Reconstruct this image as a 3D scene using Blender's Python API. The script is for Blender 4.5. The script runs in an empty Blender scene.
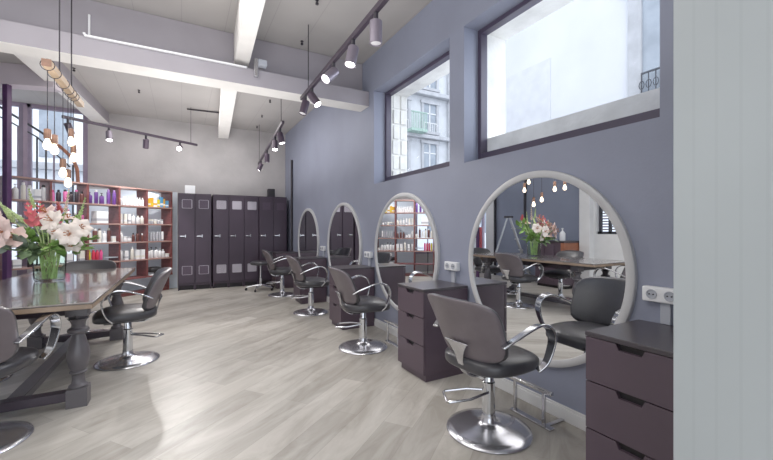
import bpy, math, random
from mathutils import Vector, Matrix
rnd = random.Random(7)
PI = math.pi
COL = bpy.context.scene.collection

# ------------------------------------------------------------------ camera maths (metres; camera stands at x=0, y=0, height 1.2)
F_PX, CX, CY, CAM_H, YAW = 372.2, 386.5, 229.0, 1.2, math.radians(28.8)
SY, CYW = math.sin(YAW), math.cos(YAW)
def world(u, v, Z):
    X = (u - CX) / F_PX * Z
    return Vector((X * CYW + Z * SY, -X * SY + Z * CYW, CAM_H - (v - CY) / F_PX * Z))
def y_on_x(u, x):
    r = (u - CX) / F_PX
    return x * (CYW - r * SY) / (SY + r * CYW)
def x_on_y(u, y):
    r = (u - CX) / F_PX
    return y * (SY + r * CYW) / (CYW - r * SY)
def on_z(u, v, z):
    return world(u, v, (z - CAM_H) * F_PX / (CY - v))
def z_at(v, x, y):
    return CAM_H + (CY - v) / F_PX * (x * SY + y * CYW)

# ------------------------------------------------------------------ materials
def lin(c):
    return tuple(((q / 255.) / 12.92 if q / 255. <= .04045 else ((q / 255. + .055) / 1.055) ** 2.4) for q in c) + (1,)
def mat(name, rgb, rough=.5, metal=0., var=.06, scale=6., bump=0., bscale=40., spec=.5, stretch=None, coat=0.):
    m = bpy.data.materials.new(name); m.use_nodes = True
    nt = m.node_tree; b = nt.nodes['Principled BSDF']
    b.inputs['Roughness'].default_value = rough; b.inputs['Metallic'].default_value = metal
    b.inputs['Specular IOR Level'].default_value = spec
    b.inputs['Coat Weight'].default_value = coat
    c = lin(rgb)
    tc = nt.nodes.new('ShaderNodeTexCoord'); mp = nt.nodes.new('ShaderNodeMapping')
    nt.links.new(tc.outputs['Object'], mp.inputs['Vector'])
    if stretch: mp.inputs['Scale'].default_value = stretch
    n = nt.nodes.new('ShaderNodeTexNoise'); n.inputs['Scale'].default_value = scale; n.inputs['Detail'].default_value = 5
    nt.links.new(mp.outputs['Vector'], n.inputs['Vector'])
    r = nt.nodes.new('ShaderNodeValToRGB')
    r.color_ramp.elements[0].position = .3; r.color_ramp.elements[1].position = .7
    r.color_ramp.elements[0].color = tuple(max(0, q * (1 - var * 2)) for q in c[:3]) + (1,)
    r.color_ramp.elements[1].color = tuple(min(1, q * (1 + var * 2)) for q in c[:3]) + (1,)
    nt.links.new(n.outputs['Fac'], r.inputs['Fac']); nt.links.new(r.outputs['Color'], b.inputs['Base Color'])
    if bump:
        n2 = nt.nodes.new('ShaderNodeTexNoise'); n2.inputs['Scale'].default_value = bscale; n2.inputs['Detail'].default_value = 6
        nt.links.new(mp.outputs['Vector'], n2.inputs['Vector'])
        bp = nt.nodes.new('ShaderNodeBump'); bp.inputs['Strength'].default_value = bump; bp.inputs['Distance'].default_value = .02
        nt.links.new(n2.outputs['Fac'], bp.inputs['Height']); nt.links.new(bp.outputs['Normal'], b.inputs['Normal'])
    return m
def emis(name, rgb, strength):
    m = bpy.data.materials.new(name); m.use_nodes = True
    b = m.node_tree.nodes['Principled BSDF']
    b.inputs['Base Color'].default_value = lin(rgb)
    b.inputs['Emission Color'].default_value = lin(rgb); b.inputs['Emission Strength'].default_value = strength
    return m
def glass_mat(name, tint=(255, 255, 255), mixf=.12, rough=.0):
    m = bpy.data.materials.new(name); m.use_nodes = True
    nt = m.node_tree; out = nt.nodes['Material Output']; nt.nodes.remove(nt.nodes['Principled BSDF'])
    t = nt.nodes.new('ShaderNodeBsdfTransparent'); t.inputs[0].default_value = lin(tint)
    g = nt.nodes.new('ShaderNodeBsdfGlossy'); g.inputs['Roughness'].default_value = rough
    f = nt.nodes.new('ShaderNodeLayerWeight'); f.inputs['Blend'].default_value = mixf
    mx = nt.nodes.new('ShaderNodeMixShader')
    nt.links.new(f.outputs['Fresnel'], mx.inputs['Fac']); nt.links.new(t.outputs[0], mx.inputs[1]); nt.links.new(g.outputs[0], mx.inputs[2])
    nt.links.new(mx.outputs[0], out.inputs['Surface'])
    return m
def floor_mat():
    m = bpy.data.materials.new('pale_oak_planks'); m.use_nodes = True
    nt = m.node_tree; b = nt.nodes['Principled BSDF']
    tc = nt.nodes.new('ShaderNodeTexCoord'); mp = nt.nodes.new('ShaderNodeMapping')
    mp.inputs['Rotation'].default_value = (0, 0, -math.radians(37.5))
    nt.links.new(tc.outputs['Object'], mp.inputs['Vector'])
    br = nt.nodes.new('ShaderNodeTexBrick')
    br.inputs['Scale'].default_value = 1; br.inputs['Brick Width'].default_value = 1.3; br.inputs['Row Height'].default_value = .19
    br.inputs['Mortar Size'].default_value = .0012; br.inputs['Mortar Smooth'].default_value = .1; br.inputs['Bias'].default_value = 0
    br.offset = .37; br.inputs['Color1'].default_value = (0, 0, 0, 1); br.inputs['Color2'].default_value = (1, 1, 1, 1); br.inputs['Mortar'].default_value = (.5, .5, .5, 1)
    nt.links.new(mp.outputs['Vector'], br.inputs['Vector'])
    base = nt.nodes.new('ShaderNodeValToRGB')
    base.color_ramp.elements[0].color = lin((134, 129, 121)); base.color_ramp.elements[1].color = lin((192, 187, 179))
    nt.links.new(br.outputs['Color'], base.inputs['Fac'])
    mp2 = nt.nodes.new('ShaderNodeMapping'); mp2.inputs['Scale'].default_value = (.9, 3.6, 1)
    nt.links.new(mp.outputs['Vector'], mp2.inputs['Vector'])
    n = nt.nodes.new('ShaderNodeTexNoise'); n.inputs['Scale'].default_value = 2.0; n.inputs['Detail'].default_value = 9; n.inputs['Roughness'].default_value = .62; n.inputs['Distortion'].default_value = 1.0
    nt.links.new(mp2.outputs['Vector'], n.inputs['Vector'])
    gr = nt.nodes.new('ShaderNodeValToRGB'); gr.color_ramp.elements[0].position = .32; gr.color_ramp.elements[1].position = .68
    gr.color_ramp.elements[0].color = lin((134, 127, 117)); gr.color_ramp.elements[1].color = lin((194, 190, 183))
    nt.links.new(n.outputs['Fac'], gr.inputs['Fac'])
    mx = nt.nodes.new('ShaderNodeMixRGB'); mx.inputs['Fac'].default_value = .55
    nt.links.new(base.outputs['Color'], mx.inputs['Color1']); nt.links.new(gr.outputs['Color'], mx.inputs['Color2'])
    dk = nt.nodes.new('ShaderNodeMixRGB'); dk.blend_type = 'MULTIPLY'
    inv = nt.nodes.new('ShaderNodeMath'); inv.operation = 'MULTIPLY'; inv.inputs[1].default_value = .45
    nt.links.new(br.outputs['Fac'], inv.inputs[0]); nt.links.new(inv.outputs[0], dk.inputs['Fac'])
    nt.links.new(mx.outputs['Color'], dk.inputs['Color1']); dk.inputs['Color2'].default_value = (.3, .27, .24, 1)
    nt.links.new(dk.outputs['Color'], b.inputs['Base Color'])
    b.inputs['Roughness'].default_value = .38; b.inputs['Specular IOR Level'].default_value = .45
    return m
def stripes_mat(name, rgb, axis, period, dark, rough=.6, sharp=.92):
    m = mat(name, rgb, rough, var=.03, scale=1.5)
    nt = m.node_tree; b = nt.nodes['Principled BSDF']; src = b.inputs['Base Color'].links[0].from_socket
    tc = nt.nodes.new('ShaderNodeTexCoord'); sp = nt.nodes.new('ShaderNodeSeparateXYZ'); nt.links.new(tc.outputs['Object'], sp.inputs[0])
    d = nt.nodes.new('ShaderNodeMath'); d.operation = 'DIVIDE'; d.inputs[1].default_value = period; nt.links.new(sp.outputs[axis], d.inputs[0])
    fr = nt.nodes.new('ShaderNodeMath'); fr.operation = 'FRACT'; nt.links.new(d.outputs[0], fr.inputs[0])
    g = nt.nodes.new('ShaderNodeMath'); g.operation = 'GREATER_THAN'; g.inputs[1].default_value = sharp; nt.links.new(fr.outputs[0], g.inputs[0])
    ml = nt.nodes.new('ShaderNodeMath'); ml.operation = 'MULTIPLY'; ml.inputs[1].default_value = dark; nt.links.new(g.outputs[0], ml.inputs[0])
    mx = nt.nodes.new('ShaderNodeMixRGB'); mx.blend_type = 'MULTIPLY'; mx.inputs['Color2'].default_value = (.2, .2, .22, 1)
    nt.links.new(ml.outputs[0], mx.inputs['Fac']); nt.links.new(src, mx.inputs['Color1']); nt.links.new(mx.outputs[0], b.inputs['Base Color'])
    return m

M = dict(
    floor=floor_mat(),
    blue=mat('slate_blue_wall_paint', (136, 141, 160), .55, var=.04, scale=1.6, bump=.06, bscale=60),
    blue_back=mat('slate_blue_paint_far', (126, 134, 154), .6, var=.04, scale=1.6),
    panel=mat('pale_blue_grey_paint', (216, 224, 234), .6, var=.04, scale=3),
    concrete=mat('warm_grey_plaster', (172, 168, 168), .8, var=.06, scale=2.2, bump=.12, bscale=25),
    white=mat('white_paint', (222, 222, 222), .5, var=.02),
    ceil=stripes_mat('pale_boarded_ceiling', (164, 160, 158), 'X', .42, .25, .75, .985),
    beam=mat('lilac_grey_beam_paint', (150, 145, 152), .6, var=.03, scale=3),
    beam_white=mat('white_beam_paint', (232, 229, 225), .6, var=.02),
    lintel=mat('lilac_lintel_paint', (200, 190, 198), .6, var=.03, scale=3),
    pillar=stripes_mat('light_grey_ribbed_paint', (180, 187, 189), 'Y', .052, .05, .5, .86),
    stone=mat('rough_pale_stone', (240, 238, 232), .9, var=.06, scale=5, bump=.6, bscale=9),
    facade=mat('bright_render', (206, 207, 212), .9, var=.03, scale=1.2),
    facade2=mat('pale_limestone', (196, 198, 202), .9, var=.06, scale=2),
    facade_trim=mat('limestone_trim', (172, 173, 177), .9, var=.07, scale=5),
    facade_glass=mat('far_window_glass', (146, 154, 164), .2, var=.1, scale=3),
    iron=mat('black_iron', (52, 54, 62), .5, var=.1),
    green_iron=mat('pale_green_net', (150, 176, 164), .7, var=.15, scale=20),
    frame=mat('aubergine_window_frame', (66, 58, 78), .4, var=.05),
    purple=mat('deep_purple_paint', (74, 44, 84), .4, var=.1),
    mauve=mat('mauve_grey_post', (134, 120, 138), .5, var=.06),
    glass=glass_mat('window_glass', (250, 252, 255), .04),
    vase_glass=glass_mat('vase_glass', (252, 254, 253), .05),
    water=glass_mat('vase_water', (240, 248, 236), .04),
    bulb_glass=glass_mat('bulb_glass', (255, 250, 240), .1),
    mirror=mat('mirror_silver', (238, 240, 242), .0, 1., var=0),
    mirror_frame=mat('pale_grey_mirror_frame', (192, 192, 194), .35, var=.02),
    chest=mat('aubergine_lacquer', (78, 64, 75), .4, var=.04, scale=3),
    chest_top=mat('dark_lacquer_top', (62, 56, 62), .28, var=.04, scale=3),
    slot=mat('dark_slot', (14, 11, 16), .6, var=.02),
    locker=mat('dark_plum_metal', (57, 45, 59), .42, .1, var=.06, scale=2.5),
    locker_dark=mat('black_plinth', (34, 28, 36), .5),
    vent=mat('perforated_grey_panel', (160, 154, 164), .4, .2, var=.2, scale=160),
    vent_dark=mat('perforated_plum_panel', (74, 61, 76), .4, .2, var=.2, scale=160),
    vent_rim=mat('pale_vent_rim', (176, 170, 180), .35, .4, var=.03),
    steel=mat('brushed_steel', (196, 196, 200), .22, 1., var=.03, scale=30),
    chrome=mat('chrome', (216, 218, 222), .1, 1., var=.02),
    chrome_base=mat('brushed_chrome_base', (206, 206, 212), .2, .9, var=.05, scale=12),
    leather=mat('black_vinyl', (58, 57, 61), .3, var=.08, scale=8, bump=.05, bscale=120),
    leather_back=mat('grey_brown_vinyl', (104, 95, 99), .4, var=.06, scale=8, bump=.05, bscale=120),
    rubber=mat('black_rubber', (30, 29, 32), .6),
    black=mat('black_metal', (40, 36, 44), .45, .2),
    rail=mat('dark_track_metal', (58, 48, 60), .4, .2),
    aub=mat('dark_aubergine_spot_metal', (70, 58, 72), .35, .3),
    grey_spot=mat('grey_spot_metal', (120, 112, 124), .35, .4),
    spot_face=emis('spot_lens', (255, 252, 250), 14),
    spot_off=mat('dull_spot_lens', (210, 208, 212), .2),
    filament=emis('warm_filament', (255, 206, 150), 26),
    bulb_glow=emis('glowing_bulb', (255, 232, 200), 4),
    socket=mat('copper_socket', (150, 112, 92), .35, .35, var=.08),
    bar_wood=mat('pale_pine', (176, 150, 122), .6, var=.1, scale=5, stretch=(6, 1, 6)),
    bar_end=mat('pine_end_grain', (128, 96, 80), .7, var=.1, scale=30),
    table_top=mat('dark_polished_oak', (110, 103, 99), .1, var=.2, scale=3.5, stretch=(9, 1, 3), coat=.4, bump=.08, bscale=9),
    table_edge=mat('worn_oak_edge', (150, 128, 108), .4, var=.12, scale=6),
    table_leg=mat('grey_painted_wood', (84, 80, 84), .35, var=.06),
    table_dark=mat('dark_apron', (52, 42, 52), .4, var=.06),
    shelf=mat('red_brown_wood', (112, 60, 60), .5, var=.14, scale=6, stretch=(1, 1, 4)),
    shelf_edge=mat('faded_wood_edge', (158, 124, 116), .5, var=.1, scale=8),
    plastic_white=mat('white_plastic', (232, 233, 236), .35, var=.01),
    plastic_dim=mat('grey_cable_cover', (170, 174, 184), .4, var=.01),
    leaf=mat('green_leaf', (126, 166, 84), .45, var=.25, scale=14),
    leaf_dark=mat('dull_dark_leaf', (112, 134, 98), .5, var=.25, scale=14),
    leaf_grey=mat('grey_green_leaf', (136, 150, 136), .55, var=.18, scale=12),
    stem=mat('green_stem', (186, 206, 146), .5, var=.15, scale=12),
    petal_white=mat('cream_petal', (240, 228, 218), .5, var=.05, scale=10),
    petal_blush=mat('blush_petal', (236, 208, 200), .5, var=.06, scale=10),
    petal_pink=mat('coral_pink_petal', (226, 120, 128), .5, var=.12, scale=12),
    stamen=mat('ochre_stamen', (172, 104, 52), .6),
    alu=mat('aluminium', (178, 180, 184), .3, .8),
    red=mat('poster_red', (196, 70, 78), .5, var=.06),
    orange_wood=mat('orange_wood', (150, 92, 66), .45, var=.12, scale=6),
)
def plain(rgb, rough=.35): return mat('packaging_%d_%d_%d' % rgb, rgb, rough, var=.02)

# ------------------------------------------------------------------ mesh helpers
class MB:
    def __init__(s): s.v = []; s.f = []; s.mi = []
    def add(s, vs, fs, mi=0):
        o = len(s.v); s.v += [tuple(v) for v in vs]; s.f += [tuple(i + o for i in f) for f in fs]; s.mi += [mi] * len(fs); return s
    def box(s, x0, x1, y0, y1, z0, z1, mi=0, mtx=None):
        vs = [Vector((x, y, z)) for z in (z0, z1) for y in (y0, y1) for x in (x0, x1)]
        if mtx is not None: vs = [mtx @ v for v in vs]
        return s.add(vs, [(0, 2, 3, 1), (4, 5, 7, 6), (0, 1, 5, 4), (2, 6, 7, 3), (0, 4, 6, 2), (1, 3, 7, 5)], mi)
    def ring_tube(s, pts, radii, n=10, mi=0, caps=True, closed=False):
        pts = [Vector(p) for p in pts]
        if not hasattr(radii, '__len__'): radii = [radii] * len(pts)
        vs, fs = [], []; up = None; N = len(pts)
        for i, p in enumerate(pts):
            a = pts[(i - 1) % N] if (i > 0 or closed) else p; b = pts[(i + 1) % N] if (i < N - 1 or closed) else p
            t = (b - a)
            t = t.normalized() if t.length > 1e-9 else Vector((0, 0, 1))
            if up is None:
                up = Vector((0, 0, 1)) if abs(t.z) < .9 else Vector((1, 0, 0))
            sd = t.cross(up)
            if sd.length < 1e-6: sd = t.orthogonal()
            sd.normalize(); up = sd.cross(t).normalized()
            for k in range(n):
                q = 2 * PI * k / n; vs.append(p + (sd * math.cos(q) + up * math.sin(q)) * radii[i])
        for i in range(N if closed else N - 1):
            j = (i + 1) % N
            for k in range(n):
                fs.append((i * n + k, i * n + (k + 1) % n, j * n + (k + 1) % n, j * n + k))
        if caps and not closed: fs += [tuple(range(n))[::-1], tuple(range((N - 1) * n, N * n))]
        return s.add(vs, fs, mi)
    def cyl(s, p0, p1, r0, r1=None, n=16, mi=0): return s.ring_tube([p0, p1], [r0, r0 if r1 is None else r1], n, mi)
    def lathe(s, prof, c=(0, 0, 0), n=20, mi=0, mtx=None, sx=1, sy=1):
        vs, fs = [], []
        for r, z in prof:
            for k in range(n):
                q = 2 * PI * k / n; v = Vector((c[0] + r * math.cos(q) * sx, c[1] + r * math.sin(q) * sy, c[2] + z)); vs.append(mtx @ v if mtx is not None else v)
        for i in range(len(prof) - 1):
            for k in range(n): fs.append((i * n + k, i * n + (k + 1) % n, (i + 1) * n + (k + 1) % n, (i + 1) * n + k))
        fs += [tuple(range(n))[::-1], tuple(range((len(prof) - 1) * n, len(prof) * n))]
        return s.add(vs, fs, mi)
    def prism(s, poly, fn, d0, d1, mi=0):
        n = len(poly); vs = [fn(a, b, d0) for a, b in poly] + [fn(a, b, d1) for a, b in poly]
        fs = [tuple(range(n))[::-1], tuple(range(n, 2 * n))] + [(i, (i + 1) % n, n + (i + 1) % n, n + i) for i in range(n)]
        return s.add(vs, fs, mi)
    def grid(s, fn, nu, nv, mi=0, closed_u=False):
        vs = [fn(i / (nu if closed_u else nu - 1), j / (nv - 1)) for j in range(nv) for i in range(nu)]
        fs = []
        for j in range(nv - 1):
            for i in range(nu if closed_u else nu - 1):
                k = (i + 1) % nu; fs.append((j * nu + i, j * nu + k, (j + 1) * nu + k, (j + 1) * nu + i))
        return s.add(vs, fs, mi)
    def superq(s, h, e1, e2, deform, nu=40, nv=22, mi=0):
        def sg(w, e): return math.copysign(abs(w) ** e, w)
        def fn(a, b):
            th = 2 * PI * a; ph = -PI / 2 + PI * b
            x = h[0] * sg(math.cos(ph), e1) * sg(math.cos(th), e2); y = h[1] * sg(math.cos(ph), e1) * sg(math.sin(th), e2); z = h[2] * sg(math.sin(ph), e1)
            return deform(x, y, z)
        return s.grid(fn, nu, nv, mi, closed_u=True)
    def strip(s, pts, widths, thick, side, n_thick=None, mi=0):
        """flat bar swept along pts; side = width direction"""
        pts = [Vector(p) for p in pts]; N = len(pts); vs, fs = [], []
        if not hasattr(widths, '__len__'): widths = [widths] * N
        for i, p in enumerate(pts):
            t = (pts[min(i + 1, N - 1)] - pts[max(i - 1, 0)]).normalized()
            w = (Vector(side) - t * Vector(side).dot(t)).normalized(); nn = t.cross(w)
            for a, b in ((-1, -1), (1, -1), (1, 1), (-1, 1)): vs.append(p + w * a * widths[i] / 2 + nn * b * thick / 2)
        for i in range(N - 1):
            for k in range(4): fs.append((i * 4 + k, i * 4 + (k + 1) % 4, i * 4 + 4 + (k + 1) % 4, i * 4 + 4 + k))
        fs += [(3, 2, 1, 0), tuple(range((N - 1) * 4, N * 4))]
        return s.add(vs, fs, mi)
    def build(s, name, mats, parent=None, bevel=0, smooth=True, angle=38):
        me = bpy.data.meshes.new(name); me.from_pydata(s.v, [], s.f)
        for m in (mats if isinstance(mats, (list, tuple)) else [mats]): me.materials.append(m)
        for p, k in zip(me.polygons, s.mi): p.material_index = k; p.use_smooth = smooth
        me.validate(); me.update()
        import bmesh
        bm = bmesh.new(); bm.from_mesh(me); bmesh.ops.recalc_face_normals(bm, faces=bm.faces); bm.to_mesh(me); bm.free()
        if smooth: me.set_sharp_from_angle(angle=math.radians(angle))
        o = bpy.data.objects.new(name, me); COL.objects.link(o)
        if parent is not None: o.parent = parent
        if bevel:
            b = o.modifiers.new('edge', 'BEVEL'); b.width = bevel; b.segments = 2; b.limit_method = 'ANGLE'; b.angle_limit = math.radians(40)
        return o
def smooth_path(pts, sub=6):
    pts = [Vector(p) for p in pts]; out = []
    for i in range(len(pts) - 1):
        p0, p1, p2, p3 = pts[max(i - 1, 0)], pts[i], pts[i + 1], pts[min(i + 2, len(pts) - 1)]
        for k in range(sub):
            t = k / sub
            out.append(.5 * ((2 * p1) + (p2 - p0) * t + (2 * p0 - 5 * p1 + 4 * p2 - p3) * t * t + (3 * p1 - p0 - 3 * p2 + p3) * t ** 3))
    out.append(pts[-1]); return out
def tag(o, label, cat, group=None, kind=None):
    o['label'] = label; o['category'] = cat
    if group: o['group'] = group
    if kind: o['kind'] = kind
    return o
def thing(name, label, cat, loc=(0, 0, 0), rz=0, group=None, kind=None):
    o = bpy.data.objects.new(name, None); COL.objects.link(o); o.empty_display_size = .05
    o.location = loc; o.rotation_euler = (0, 0, rz)
    return tag(o, label, cat, group, kind)
def copy_tree(o, parent=None):
    c = o.copy(); COL.objects.link(c)
    if parent is not None: c.parent = parent
    for ch in list(o.children):
        if ch.name in COL.objects and ch is not c: copy_tree(ch, c)
    return c
def dup(o, loc, rz, label):
    c = copy_tree(o); c.location = loc; c.rotation_euler = (0, 0, rz); c['label'] = label; return c
def struct(o, label, cat): return tag(o, label, cat, kind='structure')

# ------------------------------------------------------------------ room shell
W = 2.11; YB = 8.73; H = 3.40; XL = -3.0; YF = -3.0
struct(MB().box(-5.2, W + .3, YF, YB + .1, -.1, 0).build('floor', M['floor']), 'pale washed oak plank floor laid diagonally', 'floor')
struct(MB().box(-5.2, W + .3, YF, YB + .2, H, H + .15).build('ceiling', M['ceil']), 'pale boarded ceiling crossed by beams', 'ceiling')
W1 = (y_on_x(449.5, W), 4.165); W2 = (.98, 2.465); ZS = 1.765; ZT = 2.93
def pierced(x0, x1, m, name, zs1=ZS, zs2=ZS):
    b = MB(); ys = [YF, W2[0], W2[1], W1[0], W1[1], YB + .2]
    b.box(x0, x1, ys[0], ys[1], 0, H); b.box(x0, x1, ys[2], ys[3], 0, H); b.box(x0, x1, ys[4], ys[5], 0, H)
    b.box(x0, x1, ys[1], ys[2], 0, zs2); b.box(x0, x1, ys[1], ys[2], ZT, H)
    b.box(x0, x1, ys[3], ys[4], 0, zs1); b.box(x0, x1, ys[3], ys[4], ZT, H)
    return b.build(name, m, smooth=False)
struct(pierced(W, 2.34, M['blue'], 'wall_right'), 'slate blue wall with round mirrors and two high windows', 'wall')
struct(pierced(2.34, 2.60, M['stone'], 'wall_right_outer', ZS, 1.99), 'rough pale stone outer skin around the high windows', 'wall')
# back wall with the tall street window at its left
XW = -1.53
b = MB(); b.box(XW, W, YB, YB + .2, 0, H); b.box(-5.2, XW, YB, YB + .2, 0, .5)
struct(b.build('wall_back', M['concrete'], smooth=False), 'warm grey plaster back wall behind the lockers', 'wall')
struct(MB().box(XW + .02, -.08, YB - .012, YB, 0, 1.95).build('wall_back_panel', M['panel'], smooth=False), 'pale blue-grey lower wall panel behind the product shelves', 'wall')
# left wall (seen in the mirrors)
b = MB(); b.box(XL - .2, XL, 4.72, 7.15, 0, H)
struct(b.build('wall_left', M['blue_back'], smooth=False), 'slate blue left wall reflected in the big mirror', 'wall')
b = MB(); b.box(XL - .2, XL, YF, 3.25, 0, H); b.box(XL - .2, XL, 3.25, 4.45, 0, 1.10); b.box(XL - .2, XL, 3.25, 4.45, 2.7, H); b.box(XL - .2, XL, 4.45, 4.5, 0, H)
struct(b.build('wall_left_white', M['white'], smooth=False), 'white left wall below a barred window', 'wall')
struct(MB().box(XL - .2, XL + .14, 4.5, 4.72, 0, H).build('trim_1', M['white'], bevel=.006), 'white pier between the blue wall and the barred window', 'pier')
w4 = thing('window_4', 'barred window with pale slats above the white wall', 'window', (XL - .1, 3.85, 1.10), kind='structure')
b = MB()
for k in range(7): b.box(.02, .06, -.59 + k * .185, -.54 + k * .185, 0, 1.6)
b.box(.02, .06, -.6, .6, 0, .05); b.build('bar', M['iron'], w4)
b = MB()
for k in range(30): b.box(-.06, -.035, -.6, .6, .02 + k * .053, .055 + k * .053)
b.build('slat', M['lintel'], w4)
MB().box(-.03, -.02, -.6, .6, 0, 1.6).build('pane', M['glass'], w4)
b = MB(); b.box(XL - .2, XL, 7.15, 7.22, 0, H); b.box(XL - .2, XL, 7.52, YB, 0, .62); b.box(XL - .2, XL, 7.22, 7.5, 0, H); 
struct(b.build('wall_left_far', M['white'], smooth=False), 'white end piece of the left wall beside the street window', 'wall')
tag(MB().box(XL + .01, XL + .06, 7.10, 7.16, 0, H).build('drain_pipe', M['black'], bevel=.01), 'dark vertical pipe at the end of the blue left wall', 'pipe')
tag(MB().ring_tube(smooth_path([(XL + .03, 6.14, 3.35), (XL + .03, 6.15, 2.4), (XL + .035, 6.17, 1.9), (XL + .03, 6.16, 1.2)]), .03, 8).build('wall_conduit', M['black']), 'dark conduit running down the blue left wall behind the bulbs', 'conduit')
# baseboard right
b = MB(); b.box(W - .018, W, .57, YB, 0, .075); b.box(W - .012, W, .57, YB, .075, .09)
struct(b.build('baseboard_right', M['white'], bevel=.003), 'white baseboard along the blue wall', 'baseboard')
# pillar at the right edge of the view
struct(MB().box(1.30, W + .02, -1.6, .567, 0, H).build('pillar', M['pillar'], smooth=False), 'light grey ribbed pillar filling the right edge', 'pillar')

# beams
def beam_label(o, l): return struct(o, l, 'beam')
b = MB(); b.box(-5.2, W, 4.30, 4.56, 2.774, 2.965, 0); b.box(-5.2, W, 4.50, 4.56, 2.965, H, 0)
o = b.build('ceiling_beam', [M['beam'], M['beam_white']], bevel=.006)
for p in o.data.polygons:
    if abs(p.normal.z) > .9 and p.center.z < 2.9: p.material_index = 1
beam_label(o, 'wide stepped grey main beam crossing the whole ceiling')
def slanted(name, A, B, width, z0, z1, mats, label):
    A = Vector(A[:2]); B = Vector(B[:2]); d = (B - A); L = d.length; a = math.atan2(d.y, d.x)
    o = MB().box(0, L, -width / 2, width / 2, 0, z1 - z0).build(name, mats, bevel=.005)
    o.location = (A.x, A.y, z0); o.rotation_euler = (0, 0, a)
    for p in o.data.polygons:
        if p.normal.z < -.9 and len(mats) > 1: p.material_index = 1
    return beam_label(o, label)
j0, j1 = on_z(255.5, 0, 3.03), on_z(242.5, 60.5, 3.03)
d = (j1 - j0).normalized()
slanted('ceiling_joist', j0 - d * 3.2, j1 + d * ((4.48 - j1.y) / d.y), .15, 3.03, H, [M['beam_white']], 'white joist in front of the main beam, above the room middle')
e = on_z(224, 137, 3.15)
slanted('ceiling_joist', (x_on_y(233, 4.6) + .0, 4.56), (x_on_y(223.5, 8.7), 8.72), .2, 3.15, H, [M['beam_white']], 'white joist behind the main beam, running to the back wall')
A = Vector((-1.21, 8.73)); D = Vector((-.075, -1)).normalized()
slanted('ceiling_beam', A + Vector((-.13, 0)), A + Vector((-.13, 0)) + D * 4.15, .26, 3.2, H, [M['beam'], M['beam_white']], 'white bottomed beam above the pendant bulbs running to the back wall')
slanted('ceiling_beam', (-3.0, 7.1), (-1.5, 6.70), .2, 3.12, H, [M['lintel']], 'short lilac grey lintel beam over the street window posts')

# window wall at the back left: frame, posts, stair rail, outside
w3 = thing('window_3', 'tall street window at the back left behind the shelves', 'window', (0, YB, 0), kind='structure')
b = MB(); b.box(XW - .07, XW, -.02, .1, .5, H - .02); b.box(-5.2, XW, 0, .08, .5, .58); b.box(-5.2, XW, 0, .08, H - .07, H)
for x in (-2.35, -3.2, -4.1): b.box(x - .03, x + .03, 0, .08, .5, H)
b.build('window_frame', M['mauve'], w3, bevel=.004)
MB().box(-5.2, XW, .04, .05, .5, H).build('pane', M['glass'], w3)
pA = world(7, 120, 4.95); pB = world(23, 120, 5.75)
for p, w_, m, l in ((pA, .034, 'purple', 'deep purple steel post at the left end of the shelves'), (pB, .036, 'mauve', 'thin mauve steel post rising behind the shelves')):
    o = MB().box(-w_, w_, -w_, w_, 0, 3.12).build('steel_post', M[m], bevel=.006); o.location = (p.x, p.y, 0); o.rotation_euler = (0, 0, -YAW)
    tag(o, l, 'post')
# stair railing between the shelf and the window
def rp(u, v): 
    y = 8.3; x = x_on_y(u, y); return (x, y, z_at(v, x, y))
rail = thing('stair_railing', 'black stair railing with a curved brown end in front of the street window', 'railing', (0, 0, 0))
MB().ring_tube(smooth_path([rp(-20, 95), rp(0, 107), rp(43, 133.5), rp(58, 145)]), .018, 8).build('handrail', M['iron'], rail)
MB().ring_tube(smooth_path([rp(58, 145), rp(66, 152), rp(73, 160), rp(77, 170), rp(78, 184)]), .028, 8).build('curved_end', M['orange_wood'], rail)
MB().ring_tube([rp(-20, 108), rp(7, 120), rp(37, 137), rp(70, 167)], .012, 8).build('lower_rail', M['iron'], rail)
for u, v in ((8, 121), (18, 127), (37, 137), (46, 145), (54, 151), (73, 165)):
    q = rp(u, v); MB().cyl((q[0], q[1], 0.0), q, .014, n=8).build('baluster', M['mauve'] if u in (18, 54) else M['iron'], rail)

# right wall windows
def high_window(n, y0, y1, label):
    t = thing('window_%d' % n, label, 'window', (2.30, (y0 + y1) / 2, ZS), kind='structure')
    hw = (y1 - y0) / 2; h_ = ZT - ZS; b = MB(); fr = .04
    b.box(-.035, .04, -hw, -hw + fr, 0, h_); b.box(-.035, .04, hw - fr, hw, 0, h_); b.box(-.035, .04, -hw + fr, hw - fr, 0, fr + .05); b.box(-.035, .04, -hw + fr, hw - fr, h_ - fr, h_)
    b.build('window_frame', M['frame'], t, bevel=.004)
    MB().box(.005, .012, -hw + fr, hw - fr, fr + .05, h_ - fr).build('pane', M['glass'], t)
    return t
high_window(1, W1[0], W1[1], 'high window in the blue wall showing an ornate stone facade')
high_window(2, W2[0], W2[1], 'large high window in the blue wall showing a blank white building')

b = MB(); rnd2 = random.Random(3)
for k in range(6):
    z = ZS + k * .196
    for j in range(2): b.box(2.37 + j * .11 + rnd2.uniform(0, .02), 2.47 + j * .11, W1[1] - rnd2.uniform(.012, .03), W1[1], z + .01, z + .186)
struct(b.build('trim_2', M['stone'], bevel=.02), 'rough stone blocks on the outer reveal of the far high window', 'stonework')
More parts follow.
